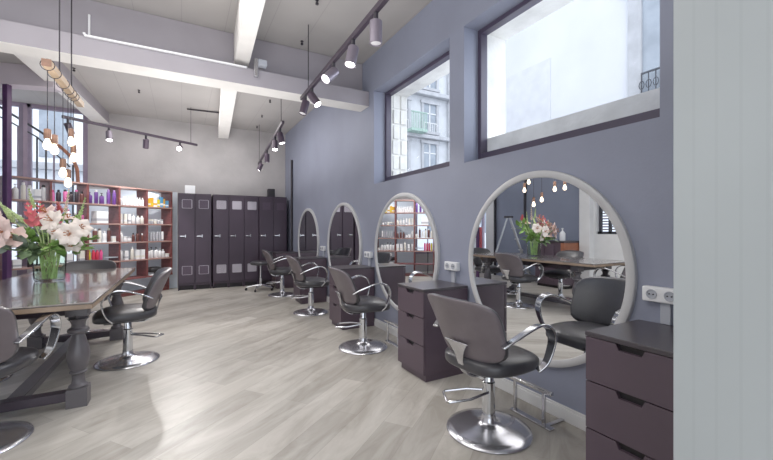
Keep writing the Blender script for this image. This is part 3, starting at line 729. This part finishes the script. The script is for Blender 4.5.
# ------------------------------------------------------------------ track lights
def track(name, A, B, label, drops):
    A, B = Vector(A), Vector(B); t = thing(name, label, 'track', A)
    L = (B - A); b = MB(); s_ = L.cross(Vector((0, 0, 1))).normalized() * .018; up = Vector((0, 0, .02))
    vs_ = [q + x * s_ + z * up for q in (Vector((0, 0, 0)), L) for x, z in ((-1, -1), (1, -1), (1, 1), (-1, 1))]
    b.add(vs_, [(0, 1, 2, 3), (7, 6, 5, 4)] + [(i, (i + 1) % 4, 4 + (i + 1) % 4, 4 + i) for i in range(4)])
    b.build('rail', M['rail'], t, bevel=.003)
    for f in drops:
        q = L * f; MB().cyl(q + Vector((0, 0, .02)), q + Vector((0, 0, H - A.z - q.z)), .005, n=6).build('suspension_wire', M['black'], t)
    return t
def spot(p, aim, label, lit, m, energy, L=.155, r=.043, size=1.2):
    p = Vector(p); t = thing('spot_light', label, 'spotlight', p, group='cylinder spotlights on the ceiling tracks')
    aim = Vector(aim).normalized()
    MB().lathe([(.017, -.0), (.017, -.045), (.012, -.05)], n=12).build('adapter', M['black'], t)
    piv = Vector((0, 0, -.085))
    MB().cyl((0, 0, -.045), piv, .008, n=8).build('stem', M['black'], t)
    top = piv - aim * .03; end = top + aim * L
    rot = aim.to_track_quat('-Z', 'Y').to_matrix().to_4x4(); mt = Matrix.Translation(end) @ rot
    MB().lathe([(r * .55, L), (r * .96, L - .004), (r, L - .012), (r, 0), (r * .90, -.001), (r * .86, .012)], n=28, mtx=mt).build('housing', m, t, angle=40)
    MB().lathe([(r * .84, .006), (r * .5, .002), (.002, .001)], n=24, mtx=mt).build('lens', M['spot_face'] if lit else M['spot_off'], t)
    if energy:
        ld = bpy.data.lights.new('spot_beam', 'SPOT'); ld.energy = energy; ld.spot_size = size; ld.spot_blend = .5; ld.shadow_soft_size = .035; ld.color = (1, .96, .93)
        lo = bpy.data.objects.new('spot_beam', ld); COL.objects.link(lo); lo.location = p + end + aim * .02; lo.rotation_euler = aim.to_track_quat('-Z', 'Y').to_euler()
    return t
T1A, T1B = Vector((1.11, .2, 2.69)), Vector((1.20, 4.2, 2.69))
track('ceiling_track', T1A, T1B, 'long dark lighting track slanting down from the top of the picture', (.02, .45, .93))
def on_track(A, B, u):
    lo, hi = 0., 1.
    def uu(f):
        q = A.lerp(B, f); X = q.x * CYW - q.y * SY; Z = q.x * SY + q.y * CYW
        return CX + F_PX * X / Z if Z > .05 else 1e4
    best = min(range(2001), key=lambda k: abs(uu(k / 2000) - u)); return A.lerp(B, best / 2000)
d_ = Vector((0, 0, -.02))
spot(on_track(T1A, T1B, 376) + d_, (0, .02, -1), 'big grey spotlight hanging straight down at the near end of the track', False, M['grey_spot'], 18)
spot(on_track(T1A, T1B, 353) + d_, (-.25, -.1, -1), 'lit spotlight second along the long track, tilted slightly', True, M['grey_spot'], 30)
spot(on_track(T1A, T1B, 333.5) + d_, (-.75, -.25, -.75), 'lit spotlight third along the long track, tilted sideways', True, M['grey_spot'], 30)
spot(on_track(T1A, T1B, 312) + d_, (.35, -.5, -.8), 'lit spotlight turned to the wall, fourth along the long track', True, M['aub'], 24)
spot(on_track(T1A, T1B, 305.5) + d_, (-.3, -.05, -1), 'dark spotlight at the far end of the long track', False, M['aub'], 14)
T2A, T2B = Vector((1.16, 4.92, 2.60)), Vector((1.44, 8.3, 2.60))
track('ceiling_track', T2A, T2B, 'far dark lighting track in front of the lockers, beyond the main beam', (.05, .96))
for u, a, l, lit in ((280, (.2, -.2, -1), 'lit spotlight nearest on the far track', True), (275, (-.1, -.4, -1), 'second spotlight on the far track', True), (267, (0, 0, -1), 'dark third spotlight on the far track', False), (261, (-.4, .1, -1), 'last spotlight on the far track near the lockers', True)):
    spot(on_track(T2A, T2B, u) + d_, a, l, lit, M['aub'], 22 if lit else 0)
T3A, T3B = on_z(62, 116.5, 2.745), on_z(197, 145, 2.745)
track('ceiling_track', T3A, T3B, 'dark lighting track in front of the grey back wall, above the shelves', (.94,))
spot(on_track(T3A, T3B, 109) + d_, (.1, -.45, -1), 'lit spotlight over the product shelves', True, M['grey_spot'], 30)
spot(on_track(T3A, T3B, 146) + d_, (-.1, .7, -1.2), 'dark spotlight in the middle of the back wall track', False, M['aub'], 70)
spot(on_track(T3A, T3B, 180) + d_, (-.14, -1, -.42), 'dazzling spotlight aimed at the room from the back wall track', True, M['aub'], 160, size=1.3)
spot(on_track(T3A, T3B, 68) + d_, (.25, .75, -1.1), 'spotlight at the left end of the back wall track, behind the bulbs', False, M['aub'], 60)

# small ceiling hardware
def px_ceiling(u, v): return on_z(u, v, H)
hk = None
for (u, v), l in zip(((74, 68), (139, 90), (302, 41), (270, 100), (262, 115), (257, 126), (317, 0)), ['black ceiling hook above the pine bar', 'black ceiling hook left of the rear joist', 'black ceiling hook above the main beam, by the long track', 'black ceiling hook just behind the main beam', 'middle one of three black ceiling hooks above the far track', 'rearmost of three black ceiling hooks above the far track', 'black ceiling hook at the very top of the picture']):
    q = px_ceiling(u, v)
    if hk is None:
        hk = thing('ceiling_hook', l, 'hook', q, group='small black ceiling hooks')
        MB().lathe([(.018, 0), (.018, -.008), (.006, -.012), (.006, -.022)], n=14).build('plate', M['black'], hk)
        MB().lathe([(.006, -.022), (.016, -.028), (.016, -.044), (.004, -.05)], n=12).build('stub', M['black'], hk)
    else: dup(hk, q, 0, l)
cd = thing('cable_conduit', 'white cable conduit along the step of the main beam', 'conduit', (0, 0, 0))
xa, xb = x_on_y(84, 4.27), x_on_y(247, 4.27)
MB().box(xa, xb, 4.268, 4.298, 2.950, 2.966).build('run', M['plastic_white'], cd, bevel=.003)
MB().box(xa - .009, xa + .009, 4.480, 4.499, 2.966, 3.25).build('riser', M['plastic_white'], cd, bevel=.003)
MB().box(xa - .009, xa + .009, 4.268, 4.499, 2.966, 2.98).build('elbow', M['plastic_white'], cd)
jb = thing('junction_bracket', 'grey metal bracket where the front joist meets the main beam', 'bracket', (x_on_y(257, 4.27), 4.30, 2.9))
MB().box(-.03, .01, -.05, 0, -.03, .17).build('plate', M['steel'], jb, bevel=.004); MB().box(.01, .10, -.07, 0, .09, .16).build('block', M['plastic_dim'], jb, bevel=.006)
q0, q1 = px_ceiling(187, 108), px_ceiling(222, 112)
tag(MB().cyl(q0 + Vector((0, 0, -.02)), q1 + Vector((0, 0, -.02)), .014, n=8).build('ceiling_conduit', M['black']), 'thin dark conduit on the ceiling from the back track wire to the joist', 'conduit')

# ------------------------------------------------------------------ product shelves (diagonal, open backed)
SD = Vector((.793, .609, 0)); SN = Vector((-.609, .793, 0)); S0 = Vector((-.17, 8.45, 0)); CELL = .4835; ROWZ = [1.928 - .3226 * k for k in range(6)]; DEP = .30; NC = 5
SR = math.atan2(.609, .793)
L_ = NC * CELL; origin = S0 - SD * L_
sh = thing('product_shelf', 'red-brown open wooden shelf unit packed with hair products', 'shelf unit', origin, SR)
for k in range(NC + 1): MB().box(k * CELL - .015, k * CELL + .015, .006, DEP, ROWZ[5], ROWZ[0]).build('divider', M['shelf'], sh, bevel=.002)
for r, z in enumerate(ROWZ): MB().box(-.015, L_ + .015, 0, DEP, z - .012, z + .012).build('shelf_board', [M['shelf_edge']] if r in (0, 1, 2, 3, 4) else M['shelf'], sh, bevel=.002)
MB().box(.03, L_ - .03, .10, DEP - .03, 0, .06).build('foot_rail', M['shelf'], sh)
for k in (0, NC): MB().box(k * CELL - .015, k * CELL + .015, .10, DEP - .02, 0, ROWZ[5]).build('leg', M['shelf'], sh)
for k in (2.02, 3.02): MB().box(k * CELL - .015, k * CELL + .015, .12, DEP - .04, 0, ROWZ[5]).build('leg', M['shelf'], sh)
MB().box(2 * CELL + .02, 3 * CELL - .02, .004, DEP, ROWZ[3] + .013, ROWZ[3] + .02).build('shelf_liner', M['plastic_white'], sh)
MB().box(2 * CELL + .27, 3 * CELL - .02, .02, DEP - .02, ROWZ[4] + .07, ROWZ[4] + .082).build('half_shelf', M['plastic_dim'], sh)
KINDS = {
    'bottle': ([(.028, 0), (.031, .004), (.031, .125), (.027, .14), (.014, .148)], [(.015, .146), (.016, .148), (.016, .18), (.010, .184)]),
    'tube': ([(.020, .028), (.023, .03), (.025, .14), (.022, .165), (.008, .170)], [(.020, 0), (.021, .002), (.021, .03), (.018, .032)]),
    'jar': ([(.032, 0), (.036, .004), (.036, .05), (.034, .055)], [(.036, .054), (.037, .056), (.037, .078), (.034, .08)]),
    'spray_can': ([(.024, 0), (.027, .004), (.027, .19), (.022, .202), (.012, .206)], [(.017, .204), (.018, .206), (.018, .235), (.013, .24)]),
    'pump_bottle': ([(.030, 0), (.034, .004), (.034, .14), (.026, .158), (.012, .164)], [(.012, .162), (.012, .178), (.005, .18), (.005, .205), (.016, .207), (.016, .218)]),
}
PROTO = {}; cols = {}
ORD = ['leftmost', 'second', 'third', 'fourth', 'fifth', 'sixth', 'seventh', 'eighth', 'ninth', 'tenth']
ROWN = ['top', 'second', 'middle', 'fourth', 'bottom']
BAYN = ['the leftmost bay', 'second bay from left', 'the centre bay', 'second bay from lockers', 'bay nearest lockers']
def pk(rgb):
    if rgb not in cols: cols[rgb] = plain(rgb)
    return cols[rgb]
WH = (236, 236, 238); GR = (172, 174, 182); CR = (228, 224, 214); PU = (96, 56, 132); PUL = (142, 104, 170); RD = (196, 44, 70); PK = (214, 70, 130); YE = (214, 200, 40); OR = (226, 172, 50); BL = (84, 150, 196); BR = (96, 56, 52); DK = (50, 42, 48); MG = (196, 96, 150); BK = (30, 28, 34)
CN = {WH: 'white', GR: 'silver', CR: 'cream', PU: 'purple', PUL: 'lilac', RD: 'red', PK: 'pink', YE: 'yellow', OR: 'orange', BL: 'blue', BR: 'brown', DK: 'dark', MG: 'magenta', BK: 'black'}
def product(kind, body, cap, pos, hs, label, ws=1.):
    key = (kind, body, cap)
    if key not in PROTO:
        t = thing('product_box' if kind == 'carton' else kind, label, 'box' if kind == 'carton' else ('can' if kind == 'spray_can' else 'jar' if kind == 'jar' else 'tube' if kind == 'tube' else 'bottle'), group='hair products on the shelves')
        if kind == 'carton': MB().box(-.04, .04, -.035, .035, 0, .15).build('carton_body', pk(body), t, bevel=.002); MB().box(-.0405, .0405, -.0355, .0355, .03, .06).build('printed_band', pk(cap), t)
        else:
            A, B = KINDS[kind]; MB().lathe(A, n=14).build('body', pk(body), t, angle=50); MB().lathe(B, n=12).build('cap', pk(cap), t, angle=50)
        PROTO[key] = t
    else: t = copy_tree(PROTO[key])
    t.location = pos; t.rotation_euler = (0, 0, SR); t.scale = (ws, ws, hs); t['label'] = label
    return t
def cell(bay, row, items, x0=.05, x1=None, yy=.07):
    n = len(items); x1 = CELL - .06 if x1 is None else x1
    for i, it in enumerate(items):
        kind, body, cap, hs = it[:4]; ws = it[4] if len(it) > 4 else 1
        f = x0 + (x1 - x0) * (i / max(1, n - 1)); p = origin + SD * (bay * CELL + f) + SN * (yy + rnd.uniform(-.015, .015)); p.z = ROWZ[row + 1] + .0125 + (.0075 if (bay, row) == (2, 2) else 0)
        kn = {'carton': 'box', 'spray_can': 'spray can', 'pump_bottle': 'pump bottle'}.get(kind, kind)
        where = ORD[i] + ('' if i == 0 else ' from left')
        product(kind, body, cap, p, hs, '%s %s, %s on %s shelf of %s' % (CN[body], kn, where, ROWN[row], BAYN[bay]), ws)
R = lambda k, it: [it] * k
# bay nearest the lockers
cell(4, 0, [('carton', OR, WH, 1.0, .8), ('carton', OR, YE, 1.15, .7), ('carton', WH, OR, 1.2, .7), ('carton', YE, WH, .95, .6), ('carton', BL, WH, 1.3, .7), ('carton', OR, WH, 1.1, .5), ('carton', BL, WH, .9, .55)])
cell(4, 1, [('jar', GR, CR, 1., .8), ('jar', GR, CR, 1.05, .8), ('jar', CR, WH, 1.1, .8), ('jar', GR, WH, 1., .8), ('jar', WH, GR, 1.1, .8)], .06, .32)
cell(4, 2, [('tube', GR, WH, 1., .95)] + R(4, ('tube', GR, GR, 1.05, .95)) + [('tube', WH, GR, 1.05, .9)], .05, .34)
cell(4, 3, [('pump_bottle', WH, BK, .85), ('pump_bottle', WH, BK, .95), ('pump_bottle', WH, BK, .95), ('pump_bottle', WH, WH, .8), ('bottle', WH, WH, .85), ('jar', WH, CR, .9)])
# second bay from the lockers
cell(3, 0, R(9, ('bottle', WH, WH, .85, .72)), .04, CELL - .05)
cell(3, 1, [('carton', CR, WH, 1.15, .55), ('carton', CR, WH, 1.15, .55), ('carton', WH, GR, 1.15, .55), ('pump_bottle', WH, WH, .85, .9), ('bottle', WH, CR, .8), ('bottle', CR, WH, .8)])
cell(3, 2, [('spray_can', WH, WH, .75), ('jar', WH, WH, 1.2), ('jar', WH, GR, 1.2), ('bottle', BR, BK, .85, .8), ('pump_bottle', BR, BK, .9, .8), ('bottle', BR, WH, .8, .8)])
cell(3, 3, [('spray_can', WH, GR, .8), ('carton', WH, GR, 1.1, .75), ('spray_can', CR, WH, .95), ('carton', WH, CR, 1.15, .8), ('carton', WH, CR, 1.15, .8)])
# centre bay
cell(2, 0, [('pump_bottle', PU, PUL, .85), ('spray_can', PU, WH, .95), ('pump_bottle', PU, BK, .85), ('spray_can', PU, PUL, 1.05), ('spray_can', PU, PUL, 1.02)])
cell(2, 1, [('carton', WH, GR, 1.35, 2.2)], .22, .23, .10)
cell(2, 2, [('bottle', CR, WH, 1.1, 1.1), ('spray_can', BR, WH, .95, 1.2), ('spray_can', CR, BR, .95), ('bottle', WH, WH, 1.), ('spray_can', BR, CR, .98), ('jar', CR, WH, 1.2)])
cell(2, 3, [('spray_can', YE, YE, .85, .9), ('spray_can', RD, RD, .85, .9), ('spray_can', RD, PK, .85, .9), ('spray_can', PK, PK, .85, .9)], .05, .22)
# second bay from the left
cell(1, 0, [('bottle', MG, PK, .95, .8), ('bottle', DK, BK, 1.), ('spray_can', MG, BK, .8), ('bottle', DK, BK, .9), ('spray_can', DK, MG, .85), ('bottle', BR, BK, 1.)])
cell(1, 1, [('bottle', MG, PK, .9), ('bottle', PK, WH, .9), ('spray_can', WH, MG, .9), ('bottle', DK, WH, .9), ('bottle', MG, BK, .9)])
cell(1, 2, [('bottle', WH, MG, 1.1), ('bottle', PK, WH, 1.), ('bottle', WH, WH, 1.1)])
cell(1, 3, [('carton', WH, GR, 1., 1.), ('carton', WH, GR, 1.1, 1.), ('carton', CR, GR, 1.35, .9)], .08)
# far left bay
cell(0, 0, [('pump_bottle', WH, WH, 1.0), ('spray_can', CR, WH, 1.02), ('spray_can', WH, WH, .9), ('carton', WH, GR, 1.1), ('spray_can', WH, BK, .98)], .1)
cell(0, 1, [('carton', WH, GR, .7, 1.4), ('bottle', DK, BK, .9), ('bottle', WH, GR, 1.)], .1)
cell(0, 3, [('carton', WH, GR, .8, 1.2), ('bottle', BK, BK, .9), ('jar', WH, GR, 1.)], .1)
# tray with a dark dryer on the lowest board
tr = thing('hair_dryer', 'dark hair dryer on the bottom shelf board nearest the lockers', 'hair dryer', origin + SD * (4 * CELL + .2) + SN * .12 + Vector((0, 0, ROWZ[5] + .0125)), SR)
MB().superq((.13, .10, .055), .7, .8, lambda x, y, z: (x, y, z + .10), 28, 14).build('barrel', M['rubber'], tr, angle=80)
MB().box(-.15, .15, -.10, .10, 0.001, .02).build('tray', M['plastic_white'], tr, bevel=.006); MB().cyl((-.1, 0, .10), (-.17, 0, .12), .05, .04, 14).build('nozzle', M['black'], tr); MB().cyl((.02, 0, .05), (.06, 0, .019), .03, .03, 10).build('handle', M['black'], tr)

# ------------------------------------------------------------------ far side of the room, seen in the largest mirror
ld = thing('step_ladder', 'aluminium step ladder standing by the blue left wall, seen in the mirror', 'ladder', (-2.56, 6.30, 0), math.radians(-45))
for s in (-1, 1):
    MB().ring_tube([(s * .24, -.50, 0), (s * .16, -.02, 1.5)], .022, 8).build('front_rail', M['alu'], ld)
    MB().ring_tube([(s * .24, .48, 0), (s * .16, .03, 1.45)], .018, 8).build('rear_rail', M['alu'], ld)
for k in range(5):
    q = .2 + k * .25; yy = -.50 + .48 * q / 1.5; hw = .24 - .08 * q / 1.5
    MB().box(-hw, hw, yy - .04, yy + .05, q, q + .025).build('step', M['alu'], ld, bevel=.003)
MB().box(-.2, .2, -.10, .10, 1.46, 1.50).build('top_plate', M['black'], ld, bevel=.006)
sbd = thing('sideboard', 'dark sideboard with an orange wooden end by the left wall, seen in the mirror', 'sideboard', (-2.70, 5.10, 0))
MB().box(-.26, .26, -.34, .34, .06, .93).build('carcass', M['chest'], sbd, bevel=.005); MB().box(-.28, .28, -.36, .36, .93, .96).build('top', M['chest_top'], sbd, bevel=.004)
MB().box(-.25, .265, -.352, -.27, .62, .92).build('end_panel', M['orange_wood'], sbd, bevel=.004)
for y in (-.12, .12): d = MB().box(.26, .275, y, y + .21, .12, .88).build('door', M['chest'], sbd, bevel=.003); MB().box(.275, .29, y + .09, y + .13, .6, .62).build('handle', M['steel'], d)
MB().box(-.22, .22, -.32, .32, 0, .06).build('plinth', M['slot'], sbd)
bt = thing('soap_bottle', 'white pump bottle on the dark sideboard, seen in the mirror', 'bottle', (-2.66, 4.95, .96))
MB().lathe([(.05, 0), (.055, .01), (.055, .15), (.03, .19), (.015, .2)], n=18).build('body', M['plastic_white'], bt); MB().lathe([(.014, .2), (.014, .24), (.02, .245), (.02, .26)], n=12).build('cap', M['plastic_white'], bt)
po = thing('poster_board', 'red and white poster board by the street window, seen in the mirror', 'poster', (-2.96, 8.0, .0))
MB().box(-.02, .02, -.38, .42, .25, 1.25).build('panel', M['red'], po, bevel=.004)
for y in (-.3, .34): MB().box(-.018, .018, y - .02, y + .02, 0, .26).build('leg', M['black'], po)
MB().box(.02, .024, -.22, .25, .5, .95).build('white_shape', M['plastic_white'], po)

# ------------------------------------------------------------------ lights, world, camera
w = bpy.data.worlds.new('sky'); bpy.context.scene.world = w; w.use_nodes = True
bg = w.node_tree.nodes['Background']; bg.inputs['Color'].default_value = (.86, .92, 1, 1); bg.inputs['Strength'].default_value = 2.3
def area(loc, rot, sx, sy, e, col=(1, 1, 1)):  # unseen area lamps added as soft fill, without any fixture
    l = bpy.data.lights.new('fill_light', 'AREA'); l.shape = 'RECTANGLE'; l.size = sx; l.size_y = sy; l.energy = e; l.color = col
    o = bpy.data.objects.new('fill_light', l); COL.objects.link(o); o.location = loc; o.rotation_euler = rot; return o
area((-.3, 2.0, 1.9), (PI, 0, 0), 3.0, 4.0, 68, (1, .98, .97))  # added room fill: one pair faces up at mid height, one faces down
area((-.6, 2.3, 3.3), (0, 0, 0), 2.4, 3.0, 50, (1, .98, .97))
area((.2, 6.4, 1.9), (PI, 0, 0), 2.4, 3.2, 48, (1, .98, .97))
area((.2, 6.6, 3.3), (0, 0, 0), 2.2, 3.0, 60, (1, .98, .97))
for y_, sz in ((1.7, 1.5), (3.4, 1.5)):
    o = area((3.1, y_ - .5, 2.9), (0, math.radians(62), math.radians(20)), 1.0, 1.3, 20, (.88, .92, 1)); o.data.name = 'window_daylight'; o.name = 'window_daylight'  # added lamps outside the high windows to brighten their reveals
q_ = origin + SD * (L_ * .62) + SN * .40
o = area((q_.x, q_.y, 1.9), (math.radians(25), 0, SR), 2.0, .12, 5, (.9, .94, 1)); o.name = 'shelf_fill_light'  # added hidden lamp that brightens the wall behind the shelves
s = bpy.data.lights.new('day_sun', 'SUN'); s.energy = .8; s.angle = .6; so = bpy.data.objects.new('day_sun', s); COL.objects.link(so); so.rotation_euler = (math.radians(35), math.radians(-25), 0)
c = bpy.data.cameras.new('camera'); co = bpy.data.objects.new('camera', c); COL.objects.link(co)
c.sensor_fit = 'HORIZONTAL'; c.sensor_width = 36; c.lens = 36 * F_PX / 773; c.shift_y = -1 / 773; c.clip_start = .02
co.location = (0, 0, CAM_H); co.rotation_euler = (PI / 2, 0, -YAW)
sc = bpy.context.scene; sc.camera = co
sc.view_settings.view_transform = 'Standard'; sc.view_settings.look = 'None'; sc.view_settings.exposure = 0; sc.view_settings.gamma = 1.14
